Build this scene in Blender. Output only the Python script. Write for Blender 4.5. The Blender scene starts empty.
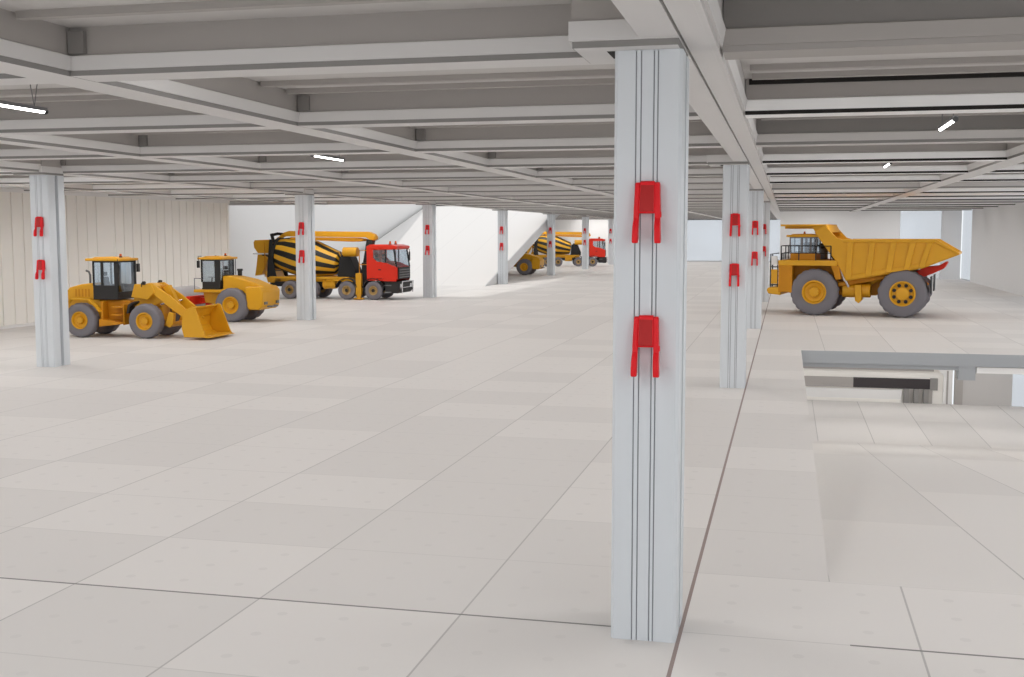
import bpy, math, random
from mathutils import Vector, Matrix
random.seed(4)
SC = bpy.context.scene
COL = SC.collection
PI = math.pi
R = math.radians

# ------------------------------------------------------------------ materials
def lin(c):
    return tuple((v / 255 / 12.92) if v / 255 <= .04045 else ((v / 255 + .055) / 1.055) ** 2.4 for v in c)

class NT:
    """small helper around a node tree"""
    def __init__(s, m):
        s.t = m.node_tree; s.n = s.t.nodes; s.l = s.t.links
    def new(s, k, **kw):
        n = s.n.new(k)
        for a, b in kw.items(): setattr(n, a, b)
        return n
    def math(s, op, a, b=None, c=None):
        n = s.new('ShaderNodeMath', operation=op)
        for i, v in enumerate((a, b, c)):
            if v is None: continue
            if isinstance(v, (int, float)): n.inputs[i].default_value = v
            else: s.l.new(v, n.inputs[i])
        return n.outputs[0]
    def mix(s, f, a, b):
        n = s.new('ShaderNodeMix', data_type='RGBA')
        for i, v in ((0, f), (6, a), (7, b)):
            if isinstance(v, (int, float)): n.inputs[i].default_value = v
            elif isinstance(v, tuple): n.inputs[i].default_value = (*v[:3], 1)
            else: s.l.new(v, n.inputs[i])
        return n.outputs[2]
    def pos(s):
        tc = s.new('ShaderNodeTexCoord')
        sp = s.new('ShaderNodeSeparateXYZ'); s.l.new(tc.outputs['Object'], sp.inputs[0])
        return tc.outputs['Object'], sp.outputs

def mat(name, col, rough=.6, metal=0., spec=.3, var=.0, vscale=3.):
    m = bpy.data.materials.new(name); m.use_nodes = True
    b = m.node_tree.nodes['Principled BSDF']
    b.inputs['Base Color'].default_value = (*col, 1)
    b.inputs['Roughness'].default_value = rough
    b.inputs['Metallic'].default_value = metal
    b.inputs['Specular IOR Level'].default_value = spec
    if var:
        t = NT(m); co, _ = t.pos()
        nz = t.new('ShaderNodeTexNoise'); nz.inputs['Scale'].default_value = vscale; nz.inputs['Detail'].default_value = 3
        t.l.new(co, nz.inputs['Vector'])
        f = t.math('MULTIPLY', t.math('SUBTRACT', nz.outputs['Fac'], .5), 2)
        f = t.math('ADD', t.math('MULTIPLY', f, .5), .5)
        c = t.mix(f, tuple(v * (1 - var) for v in col), tuple(min(1, v * (1 + var)) for v in col))
        t.l.new(c, b.inputs['Base Color'])
    return m

def emis(name, col, st):
    m = bpy.data.materials.new(name); m.use_nodes = True
    b = m.node_tree.nodes['Principled BSDF']
    b.inputs['Base Color'].default_value = (.8, .8, .8, 1)
    b.inputs['Emission Color'].default_value = (*col, 1)
    b.inputs['Emission Strength'].default_value = st
    return m

def glass(name, tint, gloss=.12):
    m = bpy.data.materials.new(name); m.use_nodes = True
    t = NT(m); t.n.remove(t.n['Principled BSDF'])
    tr = t.new('ShaderNodeBsdfTransparent'); tr.inputs[0].default_value = (*tint, 1)
    gl = t.new('ShaderNodeBsdfGlossy'); gl.inputs['Roughness'].default_value = .08; gl.inputs[0].default_value = (.9, .95, 1, 1)
    mx = t.new('ShaderNodeMixShader'); mx.inputs[0].default_value = gloss
    t.l.new(tr.outputs[0], mx.inputs[1]); t.l.new(gl.outputs[0], mx.inputs[2])
    t.l.new(mx.outputs[0], t.n['Material Output'].inputs[0])
    return m

# tile grid of the upper floor (measured): longitudinal joints every TW, transverse every TL
TW, TA, TL, TB = 2.29619, -0.96107, 2.06847, 11.28868
def floor_mat(name, base, a, w, b, l, lw=.02, cross=True, special=False, dots=True, fl=.66, ft=.84, tone=True):
    m = bpy.data.materials.new(name); m.use_nodes = True
    t = NT(m); bs = t.n['Principled BSDF']
    _, p = t.pos()
    x, y = p[0], p[1]
    u = t.math('DIVIDE', t.math('SUBTRACT', x, a), w); v = t.math('DIVIDE', t.math('SUBTRACT', y, b), l)
    fu, fv = t.math('FRACT', u), t.math('FRACT', v)
    du = t.math('MULTIPLY', t.math('MINIMUM', fu, t.math('SUBTRACT', 1, fu)), w)
    dv = t.math('MULTIPLY', t.math('MINIMUM', fv, t.math('SUBTRACT', 1, fv)), l)
    cb = t.new('ShaderNodeCombineXYZ')
    t.l.new(t.math('FLOOR', u), cb.inputs[0]); t.l.new(t.math('FLOOR', v), cb.inputs[1])
    wn = t.new('ShaderNodeTexWhiteNoise', noise_dimensions='2D'); t.l.new(cb.outputs[0], wn.inputs['Vector'])
    c = t.mix(t.math('GREATER_THAN', wn.outputs['Value'], .55), tuple(k * (.955 if tone else 1) for k in base), tuple(k * (1.02 if tone else 1) for k in base))
    if dots:
        def cell(fr, size):
            q = t.math('FRACT', t.math('DIVIDE', t.math('SUBTRACT', fr, .05), .3))
            return t.math('MULTIPLY', t.math('SUBTRACT', q, .5), .3 * size)
        dx, dy = cell(fu, w), cell(fv, l)
        rr = t.math('SQRT', t.math('ADD', t.math('MULTIPLY', dx, dx), t.math('MULTIPLY', dy, dy)))
        inside = t.math('MULTIPLY', t.math('GREATER_THAN', du, .12), t.math('GREATER_THAN', dv, .11))
        d = t.math('MULTIPLY', inside, t.math('LESS_THAN', rr, .055))
        c = t.mix(t.math('MULTIPLY', d, .4), c, tuple(k * .86 for k in base))
    if cross:
        c = t.mix(t.math('LESS_THAN', dv, lw * .5), c, tuple(k * ft for k in base))
    c = t.mix(t.math('LESS_THAN', du, lw * .55), c, tuple(k * fl for k in base))
    if special:
        t0 = t.math('LESS_THAN', t.math('ABSOLUTE', t.math('SUBTRACT', y, TB)), .019)
        gap = t.math('LESS_THAN', t.math('MULTIPLY', t.math('GREATER_THAN', x, -1.2), t.math('LESS_THAN', x, .68)), .5)
        c = t.mix(t.math('MULTIPLY', t0, gap), c, tuple(k * .3 for k in base))
        s = t.math('LESS_THAN', t.math('ABSOLUTE', t.math('SUBTRACT', x, TA)), .02)
        c = t.mix(s, c, (base[0] * .42, base[1] * .34, base[2] * .33))
    t.l.new(c, bs.inputs['Base Color'])
    bs.inputs['Roughness'].default_value = .55
    bs.inputs['Specular IOR Level'].default_value = .25
    return m

def stripe_mat(name):
    m = bpy.data.materials.new(name); m.use_nodes = True
    t = NT(m); bs = t.n['Principled BSDF']; _, p = t.pos()
    ang = t.math('ARCTAN2', p[1], p[2])
    s = t.math('SINE', t.math('ADD', t.math('MULTIPLY', ang, 10), t.math('MULTIPLY', p[0], 1.1)))
    c = t.mix(t.math('GREATER_THAN', s, .05), (.012, .012, .012), lin((226, 172, 40)))
    t.l.new(c, bs.inputs['Base Color']); bs.inputs['Roughness'].default_value = .45
    return m

FLOORC = (.665, .64, .62)
M = dict(
    floor=floor_mat('floor_tiles', FLOORC, TA, TW, TB, TL, special=True),
    ramp=floor_mat('ramp_tiles', FLOORC, .55, TW, 13.357, 6.2, lw=.022, cross=False, dots=False),
    lower=floor_mat('lower_tiles', FLOORC, 1.36, 2.13, 46.2, 6, lw=.03, cross=False, dots=False),
    sunramp=floor_mat('exit_ramp_panels', (.70, .675, .655), -35.7, 3.42, 83, 60, lw=.06, cross=False, dots=False, fl=.93, tone=False),
    white=mat('white_paint', (.80, .79, .78), .6),
    wall=mat('cream_wall', (.87, .845, .80), .7),
    palegrey=mat('pale_grey_wall', (.76, .755, .755), .7),
    greywall=mat('grey_wall', (.60, .60, .61), .7),
    col=mat('column_paint', (.655, .685, .715), .5),
    groove=mat('groove_grey', (.30, .31, .33), .7),
    web=mat('beam_web_grey', (.40, .375, .355), .7),  # darker than the flange; shade of the coffer sides put into the colour
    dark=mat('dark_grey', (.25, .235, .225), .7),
    flange=mat('flange_paint', (.66, .645, .635), .6),
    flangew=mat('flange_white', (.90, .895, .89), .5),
    lip=mat('lip_grey', (.27, .26, .25), .7),  # dark grey that paints in the shade of the recessed lip
    band=mat('dark_band', (.055, .048, .05), .7),
    black=mat('black_gap', (.02, .018, .016), .8),
    soffit=mat('soffit_concrete', (.55, .53, .515), .7, var=.03, vscale=.6),
    fascia=mat('fascia_blue_grey', (.40, .42, .445), .6),
    yellow=mat('yellow_paint', lin((215, 157, 26)), .42, spec=.4, var=.06, vscale=2),
    yellowd=mat('yellow_deep', lin((196, 130, 17)), .5, var=.08, vscale=2),  # deeper yellow for frames, vents and small parts
    tan=mat('tan_rim', lin((176, 146, 92)), .5),
    red=mat('red_paint', lin((216, 46, 26)), .4),
    redclip=mat('red_plastic', lin((224, 24, 34)), .4),
    redclipd=mat('red_plastic_dull', lin((178, 38, 38)), .55),
    tyre=mat('grey_tyre', lin((122, 119, 124)), .85, spec=.1),
    rubber=mat('black_rubber', (.018, .018, .019), .6),
    steel=mat('drum_steel', lin((178, 176, 178)), .45, .3),
    chrome=mat('bright_metal', (.75, .75, .76), .25, .8),
    greym=mat('grey_metal', lin((120, 120, 122)), .5, .2),
    plastic=mat('black_plastic', (.025, .024, .024), .5),
    orange=mat('orange_lens', lin((200, 90, 30)), .3),
    stripes=stripe_mat('drum_stripes'),
    cabglass=glass('cab_glass', (.86, .90, .93), .12),
    winglass=glass('pale_blue_glazing', (.80, .81, .825), .06),
    tube=emis('tube_light', (1, .985, .96), 9.),
)

# ------------------------------------------------------------------ mesh helper
class MB:
    def __init__(s): s.v = []; s.f = []; s.m = []
    def add(s, vs, fs, mi=0):
        o = len(s.v); s.v += [tuple(v) for v in vs]
        s.f += [tuple(i + o for i in f) for f in fs]; s.m += [mi] * len(fs)
    def box(s, x0, x1, y0, y1, z0, z1, mi=0):
        vs = [(x, y, z) for x in (x0, x1) for y in (y0, y1) for z in (z0, z1)]
        s.add(vs, [(0, 1, 3, 2), (4, 6, 7, 5), (0, 4, 5, 1), (2, 3, 7, 6), (0, 2, 6, 4), (1, 5, 7, 3)], mi); return s
    def prism(s, poly, a0, a1, ax='y', mi=0, scale1=None):
        """poly in the two other axes (order x,y,z without ax), extruded along ax"""
        def pt(p, a):
            return {'y': (p[0], a, p[1]), 'x': (a, p[0], p[1]), 'z': (p[0], p[1], a)}[ax]
        n = len(poly); vs = [pt(p, a0) for p in poly] + [pt(p, a1) for p in (scale1 or poly)]
        fs = [tuple(range(n)), tuple(range(2 * n - 1, n - 1, -1))]
        fs += [(i, i + n, (i + 1) % n + n, (i + 1) % n) for i in range(n)]
        s.add(vs, fs, mi); return s
    def strip(s, prof, y0, y1, th, mi=0):
        """bent plate: open polyline prof in xz, thickness th to its left, extruded along y"""
        n = len(prof); off = []
        for i in range(n):
            a = Vector(prof[max(i - 1, 0)]); b = Vector(prof[min(i + 1, n - 1)]); d = (b - a).normalized()
            off.append((prof[i][0] - d.y * th, prof[i][1] + d.x * th))
        for i in range(n - 1):
            s.prism([prof[i], prof[i + 1], off[i + 1], off[i]], y0, y1, 'y', mi)
        return s
    def ring(s, c, d, r, n, ph=0):
        d = Vector(d).normalized(); u = d.orthogonal().normalized(); w = d.cross(u)
        return [Vector(c) + (u * math.cos(2 * PI * i / n + ph) + w * math.sin(2 * PI * i / n + ph)) * r for i in range(n)]
    def cyl(s, p0, p1, r0, r1=None, n=20, mi=0):
        r1 = r0 if r1 is None else r1
        d = Vector(p1) - Vector(p0); a = s.ring(p0, d, r0, n); b = s.ring(p1, d, r1, n)
        fs = [(i, (i + 1) % n, (i + 1) % n + n, i + n) for i in range(n)] + [tuple(range(n - 1, -1, -1)), tuple(range(n, 2 * n))]
        s.add(a + b, fs, mi); return s
    def tube(s, pts, r, n=8, mi=0):
        pts = [Vector(p) for p in pts]; vs = []; N = len(pts)
        ref = None
        for i, p in enumerate(pts):
            d = (pts[min(i + 1, N - 1)] - pts[max(i - 1, 0)]).normalized()
            if ref is None: ref = d.orthogonal().normalized()
            u = (ref - d * ref.dot(d)).normalized(); ref = u; w = d.cross(u)
            vs += [p + (u * math.cos(2 * PI * k / n) + w * math.sin(2 * PI * k / n)) * r for k in range(n)]
        fs = [(i * n + k, i * n + (k + 1) % n, (i + 1) * n + (k + 1) % n, (i + 1) * n + k) for i in range(N - 1) for k in range(n)]
        fs += [tuple(range(n - 1, -1, -1)), tuple(range((N - 1) * n, N * n))]
        s.add(vs, fs, mi); return s
    def lathe(s, prof, c, ax='y', n=40, mi=0, lug=None, cap=True):
        """prof: (radius, axial offset) rings closed head to tail are not joined; lug(ring, k) scales a radius"""
        vs = []
        for j, (r, a) in enumerate(prof):
            for k in range(n):
                t = 2 * PI * k / n; q = r * (lug(j, k) if lug else 1)
                e, g = q * math.cos(t), q * math.sin(t)
                vs.append({'y': (c[0] + e, c[1] + a, c[2] + g), 'x': (c[0] + a, c[1] + e, c[2] + g), 'z': (c[0] + e, c[1] + g, c[2] + a)}[ax])
        N = len(prof)
        fs = [(j * n + k, j * n + (k + 1) % n, (j + 1) * n + (k + 1) % n, (j + 1) * n + k) for j in range(N - 1) for k in range(n)]
        if cap and prof[0][0] > .001: fs.append(tuple(range(n)))
        if cap and prof[-1][0] > .001: fs.append(tuple(range((N - 1) * n, N * n)))
        s.add(vs, fs, mi); return s
    def build(s, name, mats, parent=None, bev=0., ang=35, loc=None, rot=None):
        me = bpy.data.meshes.new(name); me.from_pydata(s.v, [], s.f); me.validate()
        if not isinstance(mats, (list, tuple)): mats = [mats]
        for m in mats: me.materials.append(M[m])
        for p, i in zip(me.polygons, s.m): p.material_index = i
        import bmesh
        bm = bmesh.new(); bm.from_mesh(me); bmesh.ops.recalc_face_normals(bm, faces=bm.faces); bm.to_mesh(me); bm.free()
        me.shade_smooth(); me.set_sharp_from_angle(angle=R(ang))
        o = bpy.data.objects.new(name, me); COL.objects.link(o)
        if parent is not None: o.parent = parent
        if loc: o.location = loc
        if rot: o.rotation_euler = rot
        if bev:
            b = o.modifiers.new('bevel', 'BEVEL'); b.width = bev; b.segments = 2; b.limit_method = 'ANGLE'; b.angle_limit = R(40)
            b.harden_normals = False
        return o

def tag(o, label=None, cat=None, group=None, kind=None):
    for k, v in (('label', label), ('category', cat), ('group', group), ('kind', kind)):
        if v: o[k] = v
    return o
def empty(name, loc, rz=0, sc=1):
    o = bpy.data.objects.new(name, None); COL.objects.link(o); o.location = loc; o.rotation_euler = (0, 0, rz); o.scale = (sc, sc, sc)
    o.empty_display_size = .3
    return o
def copy_tree(o, parent=None):
    c = o.copy(); COL.objects.link(c)
    if parent is not None: c.parent = parent
    for ch in list(o.children): copy_tree(ch, c)
    return c
def struct(o, label=None):
    o['kind'] = 'structure'
    if label: o['label'] = label
    return o

# ------------------------------------------------------------------ setting
YE = 166.0                                                     # far end of the hall
HX0, HX1, HY0, HY1 = .55, 9.73, 13.357, 40.1                   # ramp opening in the floor
b = MB()
for x0, x1, y0, y1 in ((-40, HX0, -8, YE), (HX0, 15, -8, HY0), (HX0, 15, HY1, YE), (HX1, 15, HY0, HY1)):
    b.box(x0, x1, y0, y1, -.4, 0)
struct(b.build('floor', 'floor'), 'pale tiled concrete floor of the hall')
# descending ramp and the level below
RS = 4.2 / (46.2 - 13.357)
b = MB(); b.prism([(HY0, 0), (46.2, -4.2), (46.2, -4.6), (HY0, -.4)], HX0, HX1, 'x')
struct(b.build('floor_ramp', 'ramp'), 'tiled ramp sinking into the floor opening on the right')
b = MB(); b.box(-4, 15, 46.2, 57.7, -4.6, -4.2)
struct(b.build('floor_lower', 'lower'), 'tiled floor of the level below')
b = MB(); b.box(HX0 - .12, HX0, HY0, 46.2, -4.6, -.41); b.box(HX1, HX1 + .12, HY0, 46.2, -4.6, -.41)
struct(b.build('wall_ramp', 'wall'), 'side walls of the ramp opening')
# fascia of the opening's far edge with haunch and white flange
b = MB(); b.box(-4, 15, HY1 - .02, HY1 + .25, -.42, -.005)
b.box(5.62, 6.15, HY1 - .0, HY1 + .6, -.88, -.4)
b.box(-4, 5.62, HY1 + .05, HY1 + .5, -.56, -.40)
struct(b.build('trim_1', 'fascia'), 'blue grey slab edge along the far side of the ramp opening')
b = MB(); b.box(6.18, 14.9, HY1 + .02, HY1 + .4, -.64, -.44)
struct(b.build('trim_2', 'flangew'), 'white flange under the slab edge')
# lower storey wall beyond the lower floor: stepped frame around a dark band
WY = 57.75
b = MB()
b.box(-4, 7.5, WY + .25, WY + .4, -4.6, -.42, 0)
b.box(-4, 7.0, WY + .05, WY + .25, -2.56, -2.24, 1)
b.box(-4, 7.0, WY + .12, WY + .25, -2.66, -2.56, 2)
b.prism([(7.0, -2.24), (7.85, -2.24), (7.85, -4.5), (7.45, -4.5), (7.45, -2.85), (7.2, -2.56), (7.0, -2.56)], WY + .05, WY + .25, 'y', 1)
b.box(7.58, 7.66, WY + .03, WY + .1, -4.5, -2.6, 2)
b.box(-4, 3.3, WY + .18, WY + .26, -3.54, -3.05, 2)
b.box(3.3, 6.85, WY + .18, WY + .26, -3.54, -3.05, 3)
b.box(6.85, 7.2, WY + .15, WY + .26, -3.58, -3.0, 5)
b.box(-4, 5.55, WY + .1, WY + .26, -4.5, -3.60, 1)
b.box(-4, 5.55, WY + .06, WY + .12, -4.5, -4.06, 0)
for x in (5.65, 6.1, 6.55):
    b.box(x, x + .24, WY + .02, WY + .26, -4.5, -3.54, 5)
    b.box(x + .24, x + .42, WY + .16, WY + .26, -4.5, -3.54, 2)
b.box(7.95, 8.3, WY - .1, WY + .3, -4.5, -.9, 2)
b.box(8.3, 10.5, WY - .05, WY + .3, -4.5, -.42, 4)
struct(b.build('wall_lower', ['wall', 'white', 'web', 'band', 'soffit', 'lip']), 'stepped wall of the level below')
b = MB(); b.box(10.5, 14.9, WY, WY + .05, -4.4, -.5)
struct(b.build('window_1', 'winglass'))

# roof slab with soffit, ribs and an opening above the exit ramp
SZ, BZ = 6.33, 5.79
OX0, OX1, OY0, OY1 = -36.0, -22.1, 69.0, 112.0
TP, T0 = 6.3, 11.75
b = MB()
for x0, x1, y0, y1 in ((OX1, -.3, 2.5, YE), (-.3, 15, 2.5, 105.2), (-40, OX1, 2.5, OY0), (-40, OX1, OY1, YE)):
    b.box(x0, x1, y0, y1, SZ, SZ + .5)
for k in range(0, 26):
    yb = T0 + TP * k
    for dy in ((-.85,) if k == 0 else (-1.35, -.42)):
        for x0, x1 in ((-36, -22.2), (-21.2, -15.4), (-14.7, -8.6), (-7.95, -1.6), (-.55, 5.2), (5.9, 14.4)):
            if x0 > -1 and yb > 105: continue
            if x0 == -36 and OY0 - 1.5 < yb < OY1 + 2: continue
            b.box(x0, x1, yb + dy - .13, yb + dy, SZ - .08, SZ, 1)  # web grey paints the shade of rib faces into the whole rib
struct(b.build('ceiling', ['soffit', 'web']), 'grey coffered concrete ceiling')

def beam(name, axis, c0, c1, s0, s1, dz=0, kinds=('web', 'flange', 'lip'), slot=False, plates=()):
    """beam along axis x or y; c0..c1 its width, s0..s1 its length: web, flange strip, recessed lip, underside"""
    z = BZ + dz
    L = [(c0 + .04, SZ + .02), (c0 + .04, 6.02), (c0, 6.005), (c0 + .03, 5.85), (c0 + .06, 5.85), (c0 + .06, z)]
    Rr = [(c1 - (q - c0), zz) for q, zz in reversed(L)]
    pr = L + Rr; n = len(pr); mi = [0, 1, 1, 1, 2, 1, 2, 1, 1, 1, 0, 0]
    b = MB(); P = lambda p, a: (a, p[0], p[1]) if axis == 'x' else (p[0], a, p[1])
    b.v = [P(p, s0) for p in pr] + [P(p, s1) for p in pr]
    for i in range(n):
        b.f.append((i, (i + 1) % n, (i + 1) % n + n, i + n)); b.m.append(mi[i])
    b.f += [tuple(range(n)), tuple(range(n, 2 * n))]; b.m += [0, 0]
    if slot:
        if axis == 'x': b.box(s0 + .05, s1, c0 + .02, c0 + .06, 6.24, 6.325, 2)
    for px in plates: b.box(px, px + .2, c0 - .03, c0 + .05, 6.03, 6.28, 3)
    return struct(b.build(name, list(kinds) + ['dark']))

GA0, GA1 = -1.42, -1.0        # girder left of the expansion joint in the near column row
for k in range(-1, 26):
    y = T0 + TP * k
    w = k in (1, 3, 4, 5, 7, 8, 9, 11, 12, 14)
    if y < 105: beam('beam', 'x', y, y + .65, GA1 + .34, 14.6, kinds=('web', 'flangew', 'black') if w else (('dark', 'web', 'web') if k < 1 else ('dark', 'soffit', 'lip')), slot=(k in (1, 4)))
    beam('beam', 'x', y, y + .65, -21.3, GA0 + .05, plates=(-21.32, -14.79, -7.99))
    if not (OY0 - 1 < y < OY1 + .5):
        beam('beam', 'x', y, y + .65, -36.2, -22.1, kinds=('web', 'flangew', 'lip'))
for x in (-8.65, -15.45):
    beam('beam', 'y', x, x + .68, 3, YE, -.003)
beam('beam', 'y', -29.2, -28.5, 3, OY0, -.003)
beam('beam', 'y', -22.1, -21.3, 3, YE, -.004)
beam('beam', 'y', 5.2, 5.9, 3, 105, -.003)
beam('beam', 'y', GA0, GA1, 3, YE, -.004)
beam('beam', 'y', GA1 + .035, GA1 + .37, 3, YE, -.004, kinds=('soffit', 'flange', 'soffit'))
b = MB(); b.box(GA0 + .1, GA1, 3, YE, BZ - .006, 6.1); b.box(GA1 + .03, GA1 + .25, 3, YE, BZ - .006, 6.1)
struct(b.build('trim_6', 'flange'), 'undersides of the twin girders along the near column row')
def capital(x, y):
    b = MB()
    b.box(x - .69, x + .30, y - .20, y + .8, 5.716, 5.775, 2); b.box(x - .72, x + .305, y - .24, y + .8, 5.775, 5.955, 1); b.box(x - .70, x + .30, y - .2, y + .8, 5.955, SZ, 0)
    b.box(x - .68, x + .29, y - .19, y + .79, 5.712, 5.718, 1)
    b.box(x - .40, x - .30, y + .03, y + .5, 5.7105, 5.7125, 3)
    struct(b.build('beam', ['web', 'flange', 'lip', 'black']), 'stepped capital block on a column')
b = MB(); b.box(-36.3, -21.6, OY0 - .35, OY0, BZ, SZ + .5); b.box(-36.3, -21.6, OY1, OY1 + .3, 5.9, SZ + .5)
struct(b.build('trim_3', 'flange'), 'edge beams of the roof opening above the exit ramp')

# walls
b = MB()
WX = -32.0
b.box(WX - .3, WX, 34, 62, -.3, 5.72)
y = 34.0
while y < 62:
    if not 49.2 < y < 49.6:
        b.box(WX - .001, WX + .05, y + .05, min(y + .75, 62), .0, 5.72, 0)
    y += .77
b.box(WX - .35, WX + .1, 33.8, 62.05, 5.72, 5.92, 1)
struct(b.build('wall_left', ['wall', 'white']), 'cream ribbed panel wall on the left')
b = MB(); b.box(WX - .01, WX + .22, 34, 62, 0, .12)
struct(b.build('baseboard_left', 'white'))
b = MB(); b.box(-36.4, -36.0, 62, YE, -.3, 7.3); b.box(-36.2, WX - .3, 61.8, 62.0, -.3, 6.3)
struct(b.build('wall_left_2', 'white'), 'plain white wall beside the exit ramp')
b = MB(); b.box(14.5, 14.8, 77, 99, -.3, SZ)
struct(b.build('wall_right', 'palegrey'), 'grey wall on the right behind the dump truck')
b = MB(); b.box(12.9, 14.5, 104.6, 105, -.3, SZ); b.box(-.6, 9.5, 104.6, 105, -.3, SZ)
b.box(-.6, 14.5, 104.65, 104.95, SZ - .5, SZ)
struct(b.build('wall_back', 'palegrey'), 'pier wall closing the right bay')
b = MB(); b.box(9.5, 12.9, 104.75, 104.8, 0, SZ - .5)
struct(b.build('window_2', 'winglass'))
b = MB(); b.box(14.6, 14.65, 99, 104.7, 0, SZ)
struct(b.build('window_3', 'winglass'))
b = MB(); b.box(14.6, 14.65, 66, 77, 0, SZ)
struct(b.build('window_4', 'winglass'))
b = MB(); b.box(-36, -17, YE - 6, YE - 5.7, -.3, SZ)
struct(b.build('wall_back_2', 'white'), 'white end wall behind the far vehicles')
b = MB(); b.box(-17, -.5, YE - 5.9, YE - 5.85, 0, SZ)
struct(b.build('window_5', 'winglass'))

# exit ramp rising to the roof opening
ES = .2306
def ez(y): return ES * (y - 83.0)
b = MB(); b.prism([(83, 0.004), (124, ez(124)), (124, ez(124) - .85), (83 + .85 / ES, 0.004)], -35.7, -22.0, 'x', 0)
er = b.build('floor_ramp_exit', 'sunramp'); struct(er, 'white exit ramp climbing through the roof opening')
b = MB(); b.prism([(83.05, -.0), (124, ez(124) - .02), (124, ez(124) - .86), (83.05 + .87 / ES, 0)], -22.0, -21.93, 'x')
struct(b.build('trim_4', 'greywall'), 'grey edge of the exit ramp')
# toe wall under the foot of the ramp
b = MB(); b.prism([(84.2, 0), (88.6, ez(88.6) - .06), (88.6, 0)], -22.3, -21.96, 'x')
struct(b.build('trim_5', 'greywall'), 'grey toe wall under the foot of the exit ramp')

# ------------------------------------------------------------------ columns and red brackets
CS, CSY = .64, .80
GROOVES = (-.112, -.064, .056, .094)
def column_poly(x0, y0):
    c = .03; s = CS; h = s / 2; D = CSY; hd = D / 2
    front = []
    for t in GROOVES:
        front += [(h + t - .006, 0), (h + t - .006, .015), (h + t + .006, .015), (h + t + .006, 0)]
    side = [(s, hd - .07), (s - .14, hd - .07), (s - .14, hd + .07), (s, hd + .07)]
    pts = [(c, 0)] + front + [(s - c, 0), (s, c)] + side + [(s, D - c), (s - c, D), (c, D), (0, D - c), (0, hd + .07), (.14, hd + .07), (.14, hd - .07), (0, hd - .07), (0, c)]
    return [(x0 + p[0], y0 + p[1]) for p in pts]
def make_column():
    root = empty('column', (0, 0, 0))
    b = MB(); b.prism(column_poly(-CS / 2, 0), 0, 5.71, 'z')
    b.build('shaft', 'col', root, ang=30)
    b = MB()
    for x in GROOVES: b.box(x - .006, x + .006, .013, .0155, .0, 5.70)
    for sx in (-1, 1): b.box(sx * .19 - .004, sx * .19 + .004, CSY / 2 - .07, CSY / 2 + .07, 0, 5.70)
    b.build('groove_lining', 'groove', root)
    return root
def make_bracket():
    root = empty('mounting_bracket', (0, 0, 0))
    def flare(b):
        b.v = [(v[0] * (1 + .16 * (1 - max(0, v[2]) / .58)), v[1], v[2]) for v in b.v]; return b
    prof = [(0, .555), (-.045, .575), (-.07, .56), (-.105, .30), (-.10, .235), (-.125, .205), (-.155, .16), (-.165, .04), (-.15, .0), (-.09, .0), (-.06, .03), (-.05, .27), (0, .3)]
    for sx in (-1, 1):
        b = MB(); b.prism(prof, sx * .092 - .024, sx * .092 + .024, 'x')
        if sx > 0: b.cyl((.112, -.07, .27), (.124, -.07, .27), .03, n=12)
        flare(b).build('prong', 'redclip', root, bev=.012)
    b = MB(); b.prism([(0, .57), (-.05, .588), (-.078, .575), (-.115, .30), (-.10, .28), (0, .28)], -.070, .070, 'x')
    flare(b).build('housing', 'redclip', root, bev=.01)
    b = MB(); b.prism([(-.078, .55), (-.086, .54), (-.121, .31), (-.112, .295)], -.062, .062, 'x')
    flare(b).build('cover', 'redclipd', root, bev=.006)
    return root
column0 = bracket0 = None
PITCH = 18.9
ordn = ['nearest', 'second', 'third', 'fourth', 'fifth', 'sixth', 'seventh', 'eighth']
def place_column(x, y, label, clips):
    global column0, bracket0
    if column0 is None: column0 = make_column(); c = column0
    else: c = copy_tree(column0)
    c.location = (x, y, 0); capital(x, y)
    tag(c, label, 'column', 'white grooved columns', 'thing')
    for z, lab in clips:
        if bracket0 is None: bracket0 = make_bracket(); k = bracket0
        else: k = copy_tree(bracket0)
        k.location = (x + .01, y - .002, z)
        tag(k, lab, 'bracket', 'red brackets on the columns')
rowA = ['big white grooved column in the foreground', 'second white column of the near row, just right behind the foreground column',
        'third white column of the near row, in line behind the second', 'fourth white column of the near row, beside the front of the dump truck']
for i, lab in enumerate(rowA):
    where = ['the big foreground column', 'the second column of the near row', 'the third column of the near row', 'the fourth column of the near row'][i]
    place_column(-1.30, 10.95 + PITCH * i, lab, [(3.90, 'upper red two-pronged bracket on ' + where), (2.63, 'lower red two-pronged bracket on ' + where)])
rowB = ['white column on the left just in front of the wheel loader', 'white column standing before the drum of the near mixer truck', 'white column just right of the red mixer cab',
        'white column at the foot of the white exit ramp', 'white column crossing the grey edge of the exit ramp', 'white column in front of the far mixer truck, before its red cab', 'white column far back just behind the foreground column']
for i, lab in enumerate(rowB):
    where = lab.replace('white column', 'the column', 1)
    where = ['the column left of the wheel loader', 'the column before the near mixer drum', 'the column right of the red mixer cab', 'the column at the exit ramp foot', 'the column crossing the exit ramp edge',
             'the column before the far mixer truck', 'the far column beside the foreground column'][i]
    place_column(-21.56, 29.95 + PITCH * i, lab, [(3.90, 'upper small red bracket on ' + where), (2.63, 'lower small red bracket on ' + where)])

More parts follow.
